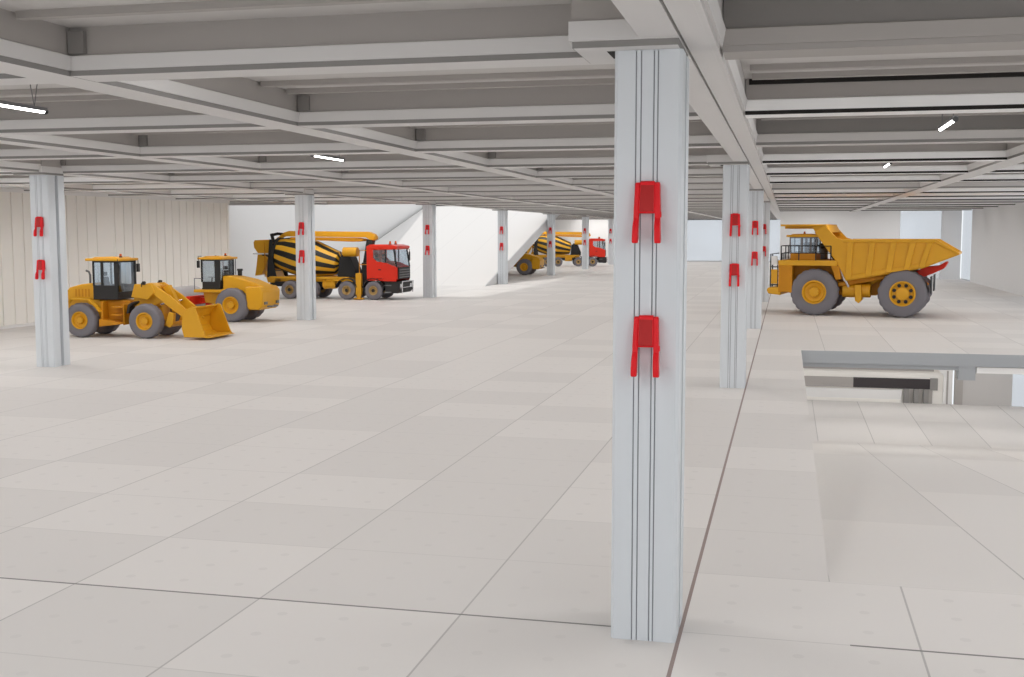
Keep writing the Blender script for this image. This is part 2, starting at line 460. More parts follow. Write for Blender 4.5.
# ------------------------------------------------------------------ tube lamps
def make_lamp():
    root = empty('tube_lamp', (0, 0, 0)); L = 2.0
    b = MB(); b.cyl((0, 0, 0), (0, -L, 0), .034, n=16); b.build('tube', 'tube', root)
    b = MB(); b.prism([(-.05, .0), (.05, .0), (.04, .06), (-.04, .06)], -L - .02, .02, 'y'); b.build('housing', 'greym', root, bev=.006)
    for y in (0, -L):
        b = MB(); b.cyl((0, y - .035, 0), (0, y + .035, 0), .046, n=16); b.build('end_cap', 'plastic', root)
    for y in (-.25, -L + .25):
        b = MB(); b.tube([(0, y, .05), (0, y - .09, SZ - 5.92)], .007); b.tube([(0, y, .05), (0, y + .09, SZ - 5.92)], .007); b.build('hanger', 'greym', root)
    return root
lamp0 = None
rows = [(-11.5, 16.2, 12.6, 2, 'left half of the hall'), (2.75, 23.0, 12.6, 2, 'right bay')]
for x, y0, dy, n, nm in rows:
    for i in range(n):
        if lamp0 is None: lamp0 = make_lamp(); l = lamp0
        else: l = copy_tree(lamp0)
        l.location = (x, y0 + dy * i, 5.92)
        tag(l, f'{["nearer", "farther"][i]} white tube lamp hanging in the ceiling coffers of the {nm}', 'lamp', 'hanging tube lamps')

# ------------------------------------------------------------------ vehicles
def wheel(root, x, y, r, w, rim_r, side, style='plain', tm='tyre', rm='yellow', n=48, name='wheel'):
    """tyre with tread lugs and a dished rim facing side (+1: towards +y)"""
    h = w / 2; s = side
    prof = [(rim_r * .98, -h * .8), (rim_r * 1.1, -h * .93), (r * .86, -h), (r * .955, -h * .86), (r, -h * .62), (r, h * .62), (r * .955, h * .86), (r * .86, h), (rim_r * 1.1, h * .93), (rim_r * .98, h * .8)]
    def lug(j, k):
        if j in (4, 5): return 1.0 if k % 3 else .965
        return 1.0
    b = MB(); b.lathe(prof, (x, y, r), 'y', n, 0, lug, False)
    t = b.build(name, tm, root, ang=50)
    o = h * s
    rp = [(0, -o * .5), (rim_r * .96, -o * .5), (rim_r * 1.03, o * .86), (rim_r * 1.03, o * .97), (rim_r * .92, o * .97), (rim_r * .80, o * .55), (rim_r * .46, o * .42), (rim_r * .42, o * .86), (rim_r * .30, o * .92), (0, o * .92)]
    b = MB(); b.lathe(rp, (x, y, r), 'y', 32, 0)
    if style == 'slots':
        for k in range(8):
            a = 2 * PI * (k + .5) / 8
            px, pz = x + math.cos(a) * rim_r * .70, r + math.sin(a) * rim_r * .70
            q = b.ring((px, y + o * .70, pz), (0, 1, 0), rim_r * .15, 10)
            q2 = b.ring((px, y + o * .35, pz), (0, 1, 0), rim_r * .15, 10)
            b.add(q + q2, [tuple(range(10)), tuple(range(10, 20))] + [(i, (i + 1) % 10, (i + 1) % 10 + 10, i + 10) for i in range(10)], 1)
        b.cyl((x, y, r), (x, y + o * .8, r), rim_r * .52, n=28)
    else:
        for k in range(8):
            a = 2 * PI * k / 8
            px, pz = x + math.cos(a) * rim_r * .36, r + math.sin(a) * rim_r * .36
            b.cyl((px, y + o * .88, pz), (px, y + o * .99, pz), rim_r * .035, n=6, mi=1)
        if style == 'truck': b.cyl((x, y, r), (x, y + o * .97, r), rim_r * .38, n=20, mi=1)
    b.build('rim', [rm, 'plastic' if style != 'plain' else 'yellowd'], t, ang=30)
    return t

def seat(root, x, y, z, name='seat'):
    b = MB(); b.box(x - .25, x + .25, y - .24, y + .24, z, z + .14); b.prism([(x - .3, z + .1), (x - .16, z + .1), (x - .26, z + .75), (x - .38, z + .75)], y - .22, y + .22, 'y')
    b.box(x - .38, x - .27, y - .14, y + .14, z + .78, z + .95)
    return b.build(name, 'plastic', root, bev=.03)

def cab_box(root, x0, x1, hw, z0, zs, z1, xm, roof_x, frame='plastic', roof='yellow', lower='plastic', slope=0.0):
    """open cab: black lower shell, posts, four glass panes, overhanging roof"""
    b = MB()
    for s in (-1, 1): b.box(x0, x1 - .05, s * hw - .03, s * hw + .03, z0, zs)
    b.box(x0, x0 + .06, -hw, hw, z0, zs); b.box(x0, x1, -hw, hw, z0, z0 + .06)
    b.box(x1 - .12, x1 - .04, -hw, hw, z0, zs - .25)
    b.build('cab_shell', lower, root, bev=.02)
    b = MB()
    for s in (-1, 1):
        for xa, w in ((x0, .05), (x0 + (xm - x0) * .38, .09), (xm, .12), (x1 - .06, .06)):
            b.prism([(xa, zs - .02), (xa + w, zs - .02), (xa + w + slope * (xa > xm), z1), (xa + slope * (xa > xm), z1)], s * hw - .035, s * hw + .035, 'y')
        b.box(x0, x1, s * hw - .03, s * hw + .03, z1 - .06, z1)
    b.box(x0, x0 + .05, -hw, hw, z1 - .06, z1); b.box(x1 - .05, x1, -hw, hw, z1 - .06, z1)
    b.build('cab_post_frame', frame, root)
    for s in (-1, 1):
        b = MB(); b.box(x0 + .04, x1 - .05, s * hw - .008, s * hw + .008, zs, z1 - .05); b.build('side_window', 'cabglass', root)
    b = MB(); b.box(x1 - .04, x1 - .025, -hw + .04, hw - .04, zs - .25, z1 - .05); b.build('windscreen', 'cabglass', root)
    b = MB(); b.box(x0 + .02, x0 + .035, -hw + .04, hw - .04, zs, z1 - .05); b.build('rear_window', 'cabglass', root)
    b = MB(); b.box(roof_x[0], roof_x[1], -hw - .1, hw + .1, z1, z1 + .1)
    b.prism([(roof_x[0] + .15, z1 + .1), (roof_x[1] - .15, z1 + .1), (roof_x[1] - .3, z1 + .15), (roof_x[0] + .3, z1 + .15)], -hw + .1, hw - .1, 'y')
    b.build('cab_roof', roof, root, bev=.03)
    b = MB(); b.cyl((xm + .1, -hw * .5, z1 + .13), (xm + .1, -hw * .5, z1 + .18), .06, n=14); b.cyl((xm + .1, -hw * .5, z1 + .18), (xm + .1, -hw * .5, z1 + .27), .05, .04, n=14, mi=1)
    b.build('beacon', ['plastic', 'orange'], root)

def mirror(root, x, y, z, s):
    b = MB(); b.tube([(x - .1, y - s * .12, z + .2), (x, y, z + .2), (x, y, z)], .015); b.box(x - .03, x + .03, y - .09, y + .09, z - .32, z)
    return b.build('mirror', 'plastic', root, bev=.015)

# --- wheel loader
def make_loader():
    r = empty('wheel_loader', (0, 0, 0))
    for x in (-1.36, 1.36):
        for s in (-1, 1): wheel(r, x, s * .76, .665, .44, .33, s)
    b = MB()                                                      # engine hood with rounded tail
    b.prism([(-2.12, 1.2), (-2.12, 1.78), (-2.0, 1.9), (-1.5, 2.03), (-.9, 2.1), (-.9, 1.45), (-1.9, 1.45)], -.56, .56, 'y')
    b.build('engine_hood', 'yellow', r, bev=.05)
    b = MB()
    for s in (-1, 1):
        for k in range(5): b.box(-1.75 + k * .14, -1.68 + k * .14, s * .565 - .004, s * .565 + .004, 1.55, 1.85)
    b.build('hood_vent', 'yellowd', r)
    b = MB()
    b.prism([(-2.15, .72), (-2.15, 1.22), (-1.9, 1.45), (-.75, 1.45), (-.7, .75), (-.95, .6), (-1.9, .6)], -.5, .5, 'y')
    b.build('rear_frame', 'yellow', r, bev=.03)
    b = MB()
    for s in (-1, 1):
        b.strip([(-2.08, 1.38), (-1.7, 1.46), (-1.0, 1.44), (-.72, 1.22), (-.52, .98)], s * .98 - .2 * (s > 0) - .0, s * .98 + .2 * (s < 0), .05)
    b.build('fender', 'yellow', r, bev=.012)
    b = MB(); b.prism([(-.75, .62), (-.75, 1.42), (.5, 1.42), (.55, 1.1), (.3, .62)], -.42, .42, 'y')
    for z in (.55, .85, 1.15): b.box(-.1, .35, -.85, -.4, z, z + .05)
    b.box(-.55, -.45, -.8, -.4, .5, 1.4); b.box(.38, .44, -.8, -.4, .5, 1.3); b.prism([(-.6, .42), (.28, .52), (.28, .6), (-.6, .72)], -.86, -.4, 'y')
    b.prism([(-.6, .42), (.28, .52), (.28, .6), (-.6, .72)], .4, .86, 'y')
    b.build('centre_frame', 'yellowd', r, bev=.02)
    cab_box(r, -.93, .16, .62, 1.45, 2.0, 2.93, -.02, (-1.2, .24))
    seat(r, -.5, 0, 1.55)
    b = MB(); b.tube([(.05, 0, 1.6), (-.05, 0, 2.0)], .03); b.lathe([(.16, -.012), (.185, 0), (.16, .012)], (-.07, 0, 2.03), 'z', 20); b.build('steering_wheel', 'plastic', r)
    for s in (-1, 1): mirror(r, .2, s * .74, 2.8, s)
    b = MB(); b.tube([(-1.25, -.3, 2.0), (-1.25, -.3, 2.38), (-1.3, -.3, 2.5), (-1.42, -.3, 2.55)], .04); b.build('exhaust_pipe', 'greym', r)
    b = MB()                                                      # front frame and arm tower
    b.prism([(.5, .55), (.5, 1.2), (.6, 1.6), (.72, 2.0), (1.2, 2.08), (1.6, 1.98), (1.75, 1.5), (1.8, .7), (1.5, .5)], -.30, .30, 'y')
    for s in (-1, 1): b.prism([(.6, 1.55), (.75, 2.05), (1.45, 2.08), (1.6, 1.75), (1.3, 1.45)], s * .5 - .05, s * .5 + .05, 'y')
    b.build('front_frame', 'yellow', r, bev=.03)
    for s in (-1, 1):
        b = MB(); b.prism([(.62, .95), (.7, 1.3), (.95, 1.42), (.98, 1.36), (.78, 1.22), (.7, .95)], s * .75 - .2, s * .75 + .2, 'y')
        b.build('mudguard', 'plastic', r, bev=.01)
    for s in (-1, 1):
        b = MB(); b.prism([(1.18, 2.06), (1.45, 2.1), (2.2, 1.62), (3.02, .98), (3.1, .72), (2.92, .66), (2.1, 1.22), (1.5, 1.68), (1.2, 1.86)], s * .46 - .055, s * .46 + .055, 'y')
        for px, pz in ((1.35, 1.95), (2.98, .8)): b.cyl((px, s * .46 - .08, pz), (px, s * .46 + .08, pz), .07, n=14)
        b.build('lift_arm', 'yellow', r, bev=.02)
        b = MB(); b.cyl((1.15, s * .3, 1.0), (1.75, s * .38, 1.28), .075); b.cyl((1.75, s * .38, 1.28), (2.25, s * .4, 1.42), .035, mi=1); b.build('lift_cylinder', ['yellowd', 'chrome'], r)
    b = MB(); b.prism([(1.7, 1.9), (1.95, 2.02), (2.3, 1.35), (2.2, .95), (2.05, 1.0), (2.08, 1.35)], -.12, .12, 'y'); b.cyl((1.98, -.2, 1.55), (1.98, .2, 1.55), .09)
    b.build('bell_crank', 'yellow', r, bev=.02)
    b = MB(); b.cyl((1.2, 0, 1.9), (1.8, 0, 1.95), .08); b.tube([(2.2, 0, 1.05), (3.0, 0, .95)], .05); b.build('tilt_cylinder', ['yellowd'], r)
    b = MB(); b.prism([(2.05, .55), (2.2, 1.0), (2.4, .95), (2.35, .5)], -.62, -.4, 'y'); b.prism([(2.05, .55), (2.2, 1.0), (2.4, .95), (2.35, .5)], .4, .62, 'y')
    b.cyl((2.2, -.62, .52), (2.2, .62, .52), .1); b.build('cross_tube', 'yellow', r, bev=.02)
    for s in (-1, 1):
        b = MB(); b.cyl((1.15, s * .62, 2.1), (1.25, s * .62, 2.1), .07, n=14); b.cyl((1.1, s * .62, 1.95), (1.1, s * .62, 2.1), .02, n=8); b.build('headlamp', 'plastic', r)
    bk = MB()
    bk.strip([(3.98, .10), (3.35, .10), (3.12, .2), (3.0, .45), (3.02, .8), (3.15, 1.1), (3.4, 1.24)][::-1], -1.06, 1.06, .05)
    for s in (-1, 1): bk.prism([(3.06, .10), (3.98, .10), (3.9, .2), (3.52, 1.22), (3.4, 1.26), (3.12, 1.12), (2.99, .8), (2.97, .42)], s * 1.06 - .03, s * 1.06 + .03, 'y')
    bk.prism([(3.9, .08), (4.12, .09), (3.9, .13)], -1.06, 1.06, 'y')
    for s in (-1, 1): bk.prism([(2.86, .6), (3.05, .62), (3.05, 1.05), (2.9, 1.0)], s * .46 - .12, s * .46 + .12, 'y')
    bk.build('bucket', 'yellow', r, bev=.008)
    return r

# --- soil compactor
def make_roller():
    r = empty('road_roller', (0, 0, 0))                       # origin under the rear axle
    for s in (-1, 1): wheel(r, 0, s * .82, .77, .48, .38, s)
    b = MB()
    b.prism([(.6, 1.25), (.6, 2.06), (.25, 2.06), (-.6, 1.9), (-1.35, 1.62), (-1.48, 1.45), (-1.42, 1.25)], -.58, .58, 'y'); b.build('engine_hood', 'yellow', r, bev=.06)
    b = MB(); b.prism([(-.72, .72), (-.66, 1.6), (-1.35, 1.6), (-1.52, 1.4), (-1.48, .70), (-1.3, .56), (-.8, .56)], -.92, .92, 'y')
    b.build('rear_frame', 'yellow', r, bev=.06)
    b = MB()
    for s in (-1, 1): b.box(-1.55, -1.46, s * .6 - .13, s * .6 + .13, .8, .92)
    b.tube([(-1.46, .35, .7), (-1.66, .3, .7), (-1.66, -.3, .7), (-1.46, -.35, .7)], .04)
    b.build('tow_bar', 'greym', r)
    b = MB(); b.prism([(-.5, 1.0), (.9, .75), (1.5, .85), (1.6, 1.3), (1.85, 1.36), (1.85, 1.45), (-.5, 1.5)], -.55, .55, 'y')
    for s in (-1, 1): b.box(.4, 1.85, s * .75 - .2, s * .75 + .2, 1.32, 1.45)
    b.build('platform', 'yellow', r, bev=.03)
    cab_box(r, .66, 1.6, .66, 1.45, 1.80, 2.80, .8, (.5, 1.74))
    seat(r, 1.05, 0, 1.55)
    b = MB(); b.tube([(1.5, 0, 1.5), (1.42, 0, 1.95)], .03); b.lathe([(.16, -.012), (.185, 0), (.16, .012)], (1.4, 0, 1.98), 'z', 20); b.build('steering_wheel', 'plastic', r)
    b = MB()
    for s in (-1, 1): b.tube([(.54, s * .6, 2.08), (.54, s * .6, 2.81)], .02)
    b.build('roof_support', 'greym', r)
    b = MB()
    for s in (-1, 1):
        b.tube([(1.85, s * .85, 1.45), (1.85, s * .85, 1.95), (1.5, s * .85, 1.95)], .02)
    b.build('handrail', 'greym', r)
    for s in (-1, 1): mirror(r, 1.66, s * .8, 2.75, s)
    b = MB(); b.cyl((.2, -.35, 2.05), (.2, -.35, 2.28), .1, n=18); b.cyl((.2, -.35, 2.28), (.2, -.35, 2.36), .15, .12, n=18); b.build('air_intake', 'plastic', r)
    b = MB()
    for s in (-1, 1): b.box(1.9, 4.05, s * 1.18 - .06, s * 1.18 + .06, .78, 1.12)
    b.box(1.9, 2.1, -1.2, 1.2, .75, 1.15); b.box(3.95, 4.12, -1.2, 1.2, .75, 1.15)
    b.cyl((1.6, 0, .6), (1.6, 0, 1.15), .16); b.box(1.6, 1.95, -.25, .25, .8, 1.05)
    b.build('drum_frame', 'red', r, bev=.02)
    b = MB(); b.lathe([(.1, -1.05), (.66, -1.05), (.70, -1.08), (.765, -1.08), (.765, 1.08), (.70, 1.08), (.66, 1.05), (.1, 1.05)], (3.02, 0, .765), 'y', 56)
    d = b.build('roller_drum', 'steel', r, ang=30)
    b = MB()
    for s in (-1, 1): b.cyl((3.02, s * 1.04, .765), (3.02, s * 1.2, .765), .2, n=20)
    b.build('drum_hub', 'greym', d)
    b = MB(); b.box(2.1, 2.2, -1.05, 1.05, .95, 1.05); b.box(2.2, 2.28, -1.05, 1.05, .78, .98); b.build('scraper', 'greym', r)
    return r

# --- rigid dump truck
def make_dump():
    r = empty('dump_truck', (0, 0, 0))
    WR = 1.13
    for s in (-1, 1):
        wheel(r, 2.0, s * 1.68, WR, .70, .56, s, n=60)
        wheel(r, -2.05, s * 1.72, WR, .62, .58, s, 'slots', n=60)
        wheel(r, -2.05, s * 1.05, WR, .62, .58, s, 'slots', n=60)
    b = MB()
    for s in (-1, 1): b.prism([(3.4, 1.0), (3.4, 1.55), (.8, 1.6), (-2.8, 1.75), (-3.1, 1.5), (-2.6, 1.05), (.2, .95)], s * .52 - .14, s * .52 + .14, 'y')
    b.prism([(.95, 1.6), (-1.4, 2.02), (-1.4, 1.82), (.95, 1.38)], 1.2, 1.5, 'y'); b.prism([(.95, 1.6), (-1.4, 2.02), (-1.4, 1.82), (.95, 1.38)], -1.5, -1.2, 'y')
    b.box(-2.25, -1.85, -.9, .9, .85, 1.4); b.box(1.9, 2.3, -1.4, 1.4, .9, 1.3); b.cyl((-2.05, -1.6, 1.11), (-2.05, 1.6, 1.11), .32)
    b.build('chassis_frame', 'yellowd', r, bev=.03)
    # body: sides, floor, headboard
    b = MB()
    side = [(1.0, 2.62), (.52, 1.74), (-1.4, 2.12), (-2.9, 2.40), (-4.45, 3.02), (-3.45, 3.62), (.66, 3.64), (1.0, 3.74), (1.58, 4.36), (2.0, 4.02), (1.75, 3.62)]
    for s in (-1, 1): b.prism(side, s * 1.92 - .06, s * 1.92 + .06, 'y')
    b.strip([(-4.5, 2.98), (-2.9, 2.32), (-1.4, 2.04), (.5, 1.68)], -1.92, 1.92, .12)
    b.strip([(.5, 1.7), (1.0, 2.58), (1.75, 3.6), (2.05, 4.0)], -1.92, 1.92, .1)
    for s in (-1, 1):
        b.box(-3.45, .7, s * 1.98 - .09, s * 1.98 + .09, 3.52, 3.68)
        for xt, xb in ((.35, .42), (-.65, -.5), (-1.6, -1.4), (-2.45, -2.2), (-3.2, -2.85)):
            zb = 2.12 + (-1.4 - xb) * .17 if xb < -1.4 else 1.74 + (.52 - xb) * .198
            b.prism([(xt - .13, 3.52), (xt + .13, 3.52), (xb + .13, zb), (xb - .13, zb)], s * 2.03 - .06, s * 2.03 + .06, 'y')
        b.prism([(.52, 1.72), (-1.4, 2.1), (-2.9, 2.38), (-2.9, 2.56), (-1.4, 2.30), (.60, 1.92)], s * 2.0 - .05, s * 2.0 + .05, 'y')
        b.prism([(-3.45, 3.68), (-4.48, 3.06), (-4.48, 2.96), (-3.45, 3.5)], s * 1.98 - .09, s * 1.98 + .09, 'y')
    b.build('dump_body', 'yellow', r, bev=.02)
    b = MB(); b.strip([(1.5, 4.30), (3.66, 4.30)], -1.98, 1.98, .09); b.prism([(1.3, 4.0), (2.0, 4.0), (2.2, 4.3), (1.5, 4.36)], -1.9, 1.9, 'y')
    for y in (-1.3, -.45, .45, 1.3): b.box(1.9, 3.55, y - .06, y + .06, 4.18, 4.31)
    b.build('rock_canopy', 'yellow', r, bev=.015)
    # front: deck, nose, fenders
    b = MB(); b.box(.95, 3.72, -2.05, 2.05, 2.40, 2.66); b.build('deck', 'yellow', r, bev=.03)
    b = MB(); b.box(3.05, 3.72, -2.0, 2.0, 1.1, 2.42); b.box(.95, 3.2, -1.2, 1.2, 1.5, 2.42); b.prism([(.85, 2.42), (1.25, 2.42), (1.0, 1.75), (.75, 1.75)], -2.0, 2.0, 'y')
    b.build('nose', 'yellowd', r, bev=.03)
    b = MB(); b.box(3.71, 3.76, -.95, .95, 1.35, 2.35)
    for k in range(7): b.box(3.74, 3.79, -.95, .95, 1.42 + k * .13, 1.46 + k * .13)
    b.build('radiator_grille', 'plastic', r)
    b = MB(); b.prism([(3.6, .95), (4.2, 1.02), (4.28, 1.2), (4.2, 1.32), (3.6, 1.35)], -1.98, 1.98, 'y'); b.build('bumper', 'yellow', r, bev=.04)
    for s in (-1, 1):
        b = MB()
        b.tube([(4.12, s * 1.85, 1.3), (4.12, s * 1.85, 2.95), (3.72, s * 1.85, 3.0)], .03); b.tube([(3.78, s * 1.85, 1.3), (3.78, s * 1.85, 2.7)], .025)
        b.tube([(4.12, s * 1.35, 1.3), (4.12, s * 1.35, 2.95)], .03)
        for k in range(6): b.box(3.76, 4.12, s * 1.6 - .27, s * 1.6 + .27, 1.42 + k * .22, 1.46 + k * .22)
        b.build('ladder', 'plastic', r)
        b = MB(); b.box(3.78, 4.08, s * 1.88 - .02, s * 1.88 + .02, 2.42, 2.85, 0); b.box(3.78, 4.08, s * 1.88 - .02, s * 1.88 + .02, 1.5, 2.2, 1); b.build('step_panel', ['white', 'yellow'], r)
    cab_box(r, 1.95, 3.25, .68, 2.66, 3.0, 3.78, 2.6, (1.85, 3.4), frame='greym', lower='yellowd')
    for o in list(r.children):
        if o.name.split('.')[0] in ('cab_shell', 'cab_post_frame', 'side_window', 'windscreen', 'rear_window', 'cab_roof', 'beacon'):
            o.location = (0, 1.05, 0)
    seat(r, 2.4, 1.05, 2.72)
    b = MB()                                                       # deck handrails
    for s in (-1, 1):
        for x in (1.25, 1.95, 2.75, 3.6): b.tube([(x, s * 2.0, 2.42), (x, s * 2.0, 3.35)], .03)
        b.tube([(1.25, s * 2.0, 3.35), (3.6, s * 2.0, 3.35)], .022); b.tube([(1.25, s * 2.0, 3.0), (3.6, s * 2.0, 3.0)], .018)
    for y in (-1.2, -.4, .4): b.tube([(3.65, y, 2.6), (3.65, y, 3.35)], .025)
    b.tube([(3.65, -2, 3.35), (3.65, 1.2, 3.35)], .022)
    b.build('handrail', 'plastic', r)
    b = MB(); b.tube([(2.0, .1, 3.3), (1.75, .1, 3.42), (1.5, .2, 3.25), (1.3, .3, 2.8), (1.2, .3, 2.62)], .14, 12); b.build('air_duct', 'plastic', r)
    b = MB()
    b.cyl((2.7, -.9, 2.66), (2.7, -.9, 3.4), .28, n=24); b.cyl((2.0, -.9, 2.66), (2.0, -.9, 3.3), .22, n=24); b.cyl((2.7, -.9, 3.4), (2.7, -.9, 3.5), .33, .25, n=24); b.build('air_cleaner', 'greym', r)
    b = MB(); b.cyl((.95, 1.75, 2.45), (.6, 1.6, 1.7), .1, n=16); b.cyl((.6, 1.6, 1.7), (.45, 1.5, 1.4), .065, n=16)
    b.cyl((.95, -1.75, 2.45), (.6, -1.6, 1.7), .1, n=16); b.build('suspension_strut', 'chrome', r)
    b = MB(); b.cyl((.75, 1.2, 1.22), (-.55, 1.2, 1.22), .34, n=24); b.prism([(-.15, 1.5), (.15, 1.5), (.12, .75), (-.05, .62), (-.2, .8)], 1.1, 1.75, 'y'); b.build('fuel_tank', 'yellow', r, bev=.03)
    b = MB(); b.cyl((.4, -1.2, 1.2), (-.6, -1.2, 1.2), .34, n=24); b.build('hydraulic_tank', 'yellow', r)
    for s in (-1, 1):
        b = MB(); b.cyl((.1, s * .85, 1.25), (-.9, s * .85, 1.8), .12); b.cyl((-.9, s * .85, 1.8), (-1.3, s * .85, 2.0), .07, mi=1); b.build('hoist_cylinder', ['yellow', 'chrome'], r)
    b = MB(); b.prism([(-2.35, 1.95), (-2.5, 2.12), (-2.9, 2.35), (-3.55, 2.42), (-3.85, 2.62), (-3.95, 2.58), (-3.8, 2.3), (-3.3, 2.05), (-2.95, 1.9)], -.75, .75, 'y'); b.build('body_pivot', 'red', r, bev=.03)
    for s in (-1, 1):
        b = MB(); b.box(-3.3, -3.26, s * 1.4 - .62, s * 1.4 + .62, 1.15, 1.95); b.build('mudflap', 'rubber', r)
    return r

# --- concrete mixer truck with folded boom
def make_mixer():
    r = empty('concrete_mixer_truck', (0, 0, 0))
    for x in (0, -1.7):
        for s in (-1, 1): wheel(r, x, s * 1.05, .56, .36, .27, s, 'truck', rm='tan', n=40)
    for x in (-4.1, -5.4):
        for s in (-1, 1): wheel(r, x, s * .95, .56, .58, .27, s, 'truck', rm='tan', n=40)
    b = MB()
    for s in (-1, 1): b.box(-7.0, 1.35, s * .42 - .06, s * .42 + .06, .72, 1.02)
    for x in (-6.2, -4.75, -2.9, -.9, .8): b.box(x - .1, x + .1, -.42, .42, .75, 1.0)
    for x in (0, -1.7, -4.1, -5.4): b.cyl((x, -.95, .56), (x, .95, .56), .1)
    b.build('chassis_frame', 'plastic', r, bev=.01)
    b = MB()
    for s in (-1, 1):
        b.box(-6.7, -1.55, s * 1.15 - .06, s * 1.15 + .06, 1.24, 1.36)
        b.tube([(-6.5, s * 1.15, 1.05), (-6.3, s * 1.15, 1.28), (-6.1, s * 1.15, 1.3)], .05)
        b.box(-3.0, -2.0, s * 1.1 - .1, s * 1.1 + .1, 1.12, 1.2)
    b.box(-6.3, -1.5, -.5, .5, 1.03, 1.3); b.build('subframe', 'yellow', r, bev=.015)
    b = MB()
    for s in (-1, 1):
        for x in (0, -1.7):
            b.strip([(x + .68 * math.cos(t), .58 + .68 * math.sin(t)) for t in [R(12 + 156 * i / 10) for i in range(11)]], s * 1.05 - .2, s * 1.05 + .2, -.04)
    b.build('wheel_arch', 'plastic', r)
    for s in (-1, 1):
        b = MB(); b.cyl((-3.25, s * .9, .92), (-2.45, s * .9, .92), .28, n=22); b.box(-3.1, -3.05, s * .9 - .285, s * .9 + .285, .63, 1.21); b.box(-2.65, -2.6, s * .9 - .285, s * .9 + .285, .63, 1.21); b.build('fuel_tank', 'yellow', r)
    # drum: object with its own axis so that the stripes follow it
    b = MB(); prof = [(.45, -.75), (.62, -.45), (.88, 0), (1.05, .55), (1.17, 1.35), (1.19, 1.9), (1.12, 2.5), (.72, 4.0), (.5, 4.1), (.2, 4.14)]
    b.lathe(prof, (0, 0, 0), 'x', 56)
    ax = math.atan2(-.62, 4.0)
    dr = b.build('mixer_drum', 'stripes', r, ang=40, loc=(-6.6, 0, 2.76), rot=(0, -ax, 0))
    b = MB(); b.lathe([(.9, -.08), (.98, -.08), (.98, .1), (.9, .1)], (0, 0, 0), 'x', 40); b.lathe([(.45, -.9), (.5, -.9), (.5, -.72), (.45, -.72)], (0, 0, 0), 'x', 32); b.build('drum_ring', 'plastic', dr)
    b = MB(); b.prism([(-2.55, 1.3), (-1.35, 1.3), (-1.35, 1.7), (-1.7, 2.55), (-2.15, 2.75), (-2.4, 2.5)], -.55, .55, 'y'); b.build('drum_drive', 'rubber', r, bev=.04)
    b = MB()
    for s in (-1, 1): b.prism([(-7.0, 1.3), (-6.4, 1.3), (-6.65, 2.6), (-6.6, 3.6), (-6.8, 3.6), (-6.9, 2.6)], s * .85 - .05, s * .85 + .05, 'y')
    b.box(-6.9, -6.65, -.85, .85, 1.5, 1.7); b.box(-6.8, -6.6, -.85, .85, 3.4, 3.6); b.build('drum_stand', 'rubber', r)
    b = MB(); b.prism([(-7.98, 3.42), (-7.9, 3.55), (-6.7, 3.6), (-6.85, 2.75), (-7.7, 2.75), (-7.95, 3.1)], -.65, .65, 'y'); b.box(-8.02, -6.75, -.7, .7, 2.68, 2.76, 1); b.build('hopper', ['yellow', 'white'], r, bev=.02)
    b = MB(); b.prism([(-7.85, 2.66), (-7.05, 2.66), (-7.3, 2.0), (-7.6, 1.45), (-8.05, 1.35), (-7.95, 1.9)], -.4, .4, 'y'); b.prism([(-7.3, 1.6), (-6.75, 1.9), (-6.5, 1.3), (-6.7, .95), (-7.1, .95)], -.6, .6, 'y'); b.build('discharge_chute', 'yellow', r, bev=.03)
    b = MB()
    for s in (-1, 1):
        b.tube([(-7.10, s * .95, 1.3), (-7.10, s * .95, 3.4)], .03); b.tube([(-7.10, s * .95, 1.3), (-7.10, s * .95, 3.4)], .03)
        for k in range(7): b.tube([(-7.10, s * .95, 1.5 + k * .29), (-7.10, s * .95, 1.5 + k * .29)], .018)
    b.build('rear_ladder', 'yellowd', r)
    # boom folded over the drum
    b = MB(); b.prism([(-6.2, 4.0), (-5.8, 4.12), (-.6, 4.06), (-.25, 3.9), (-.15, 3.6), (-.45, 3.5), (-.8, 3.72), (-6.1, 3.78)], -.22, .22, 'y')
    b.cyl((-.35, -.28, 3.72), (-.35, .28, 3.72), .16)
    b.prism([(-6.2, 4.0), (-6.95, 3.5), (-6.8, 3.45), (-6.0, 3.85)], -.12, .12, 'y'); b.build('boom', 'yellow', r, bev=.02)
    b = MB(); b.prism([(-5.6, 3.74), (-1.4, 3.70), (-.9, 3.62), (-.9, 3.5), (-1.5, 3.46), (-5.6, 3.6)], .26, .5, 'y'); b.prism([(-5.6, 3.74), (-1.4, 3.70), (-.9, 3.62), (-.9, 3.5), (-1.5, 3.46), (-5.6, 3.6)], -.5, -.26, 'y'); b.build('boom_arm', 'yellowd', r, bev=.015)
    b = MB(); b.tube([(-7.1, .1, 3.85), (-6.7, .1, 3.95), (-6.3, .1, 3.9)], .09); b.cyl((-7.12, .1, 3.95), (-7.0, .1, 3.5), .1); b.build('boom_hose', 'rubber', r)
    b = MB(); b.box(-1.05, -.6, -.35, .35, 1.02, 2.2); b.prism([(-1.0, 2.2), (-.6, 2.2), (-.35, 3.55), (-.75, 3.6)], -.25, .25, 'y'); b.build('boom_turret', 'plastic', r, bev=.03)
    for s in (-1, 1):
        b = MB(); b.box(-1.1, -.76, s * 1.1 - .14, s * 1.1 + .14, .3, 1.6); b.box(-1.06, -.8, s * 1.1 - .1, s * 1.1 + .1, .1, .3); b.box(-1.2, -.66, s * 1.1 - .2, s * 1.1 + .2, .03, .1); b.build('outrigger', 'yellow', r, bev=.02)
    b = MB(); b.cyl((-2.1, -.55, 2.85), (-1.2, -.55, 2.85), .28, n=22); b.build('water_tank', 'yellow', r)
    b = MB()
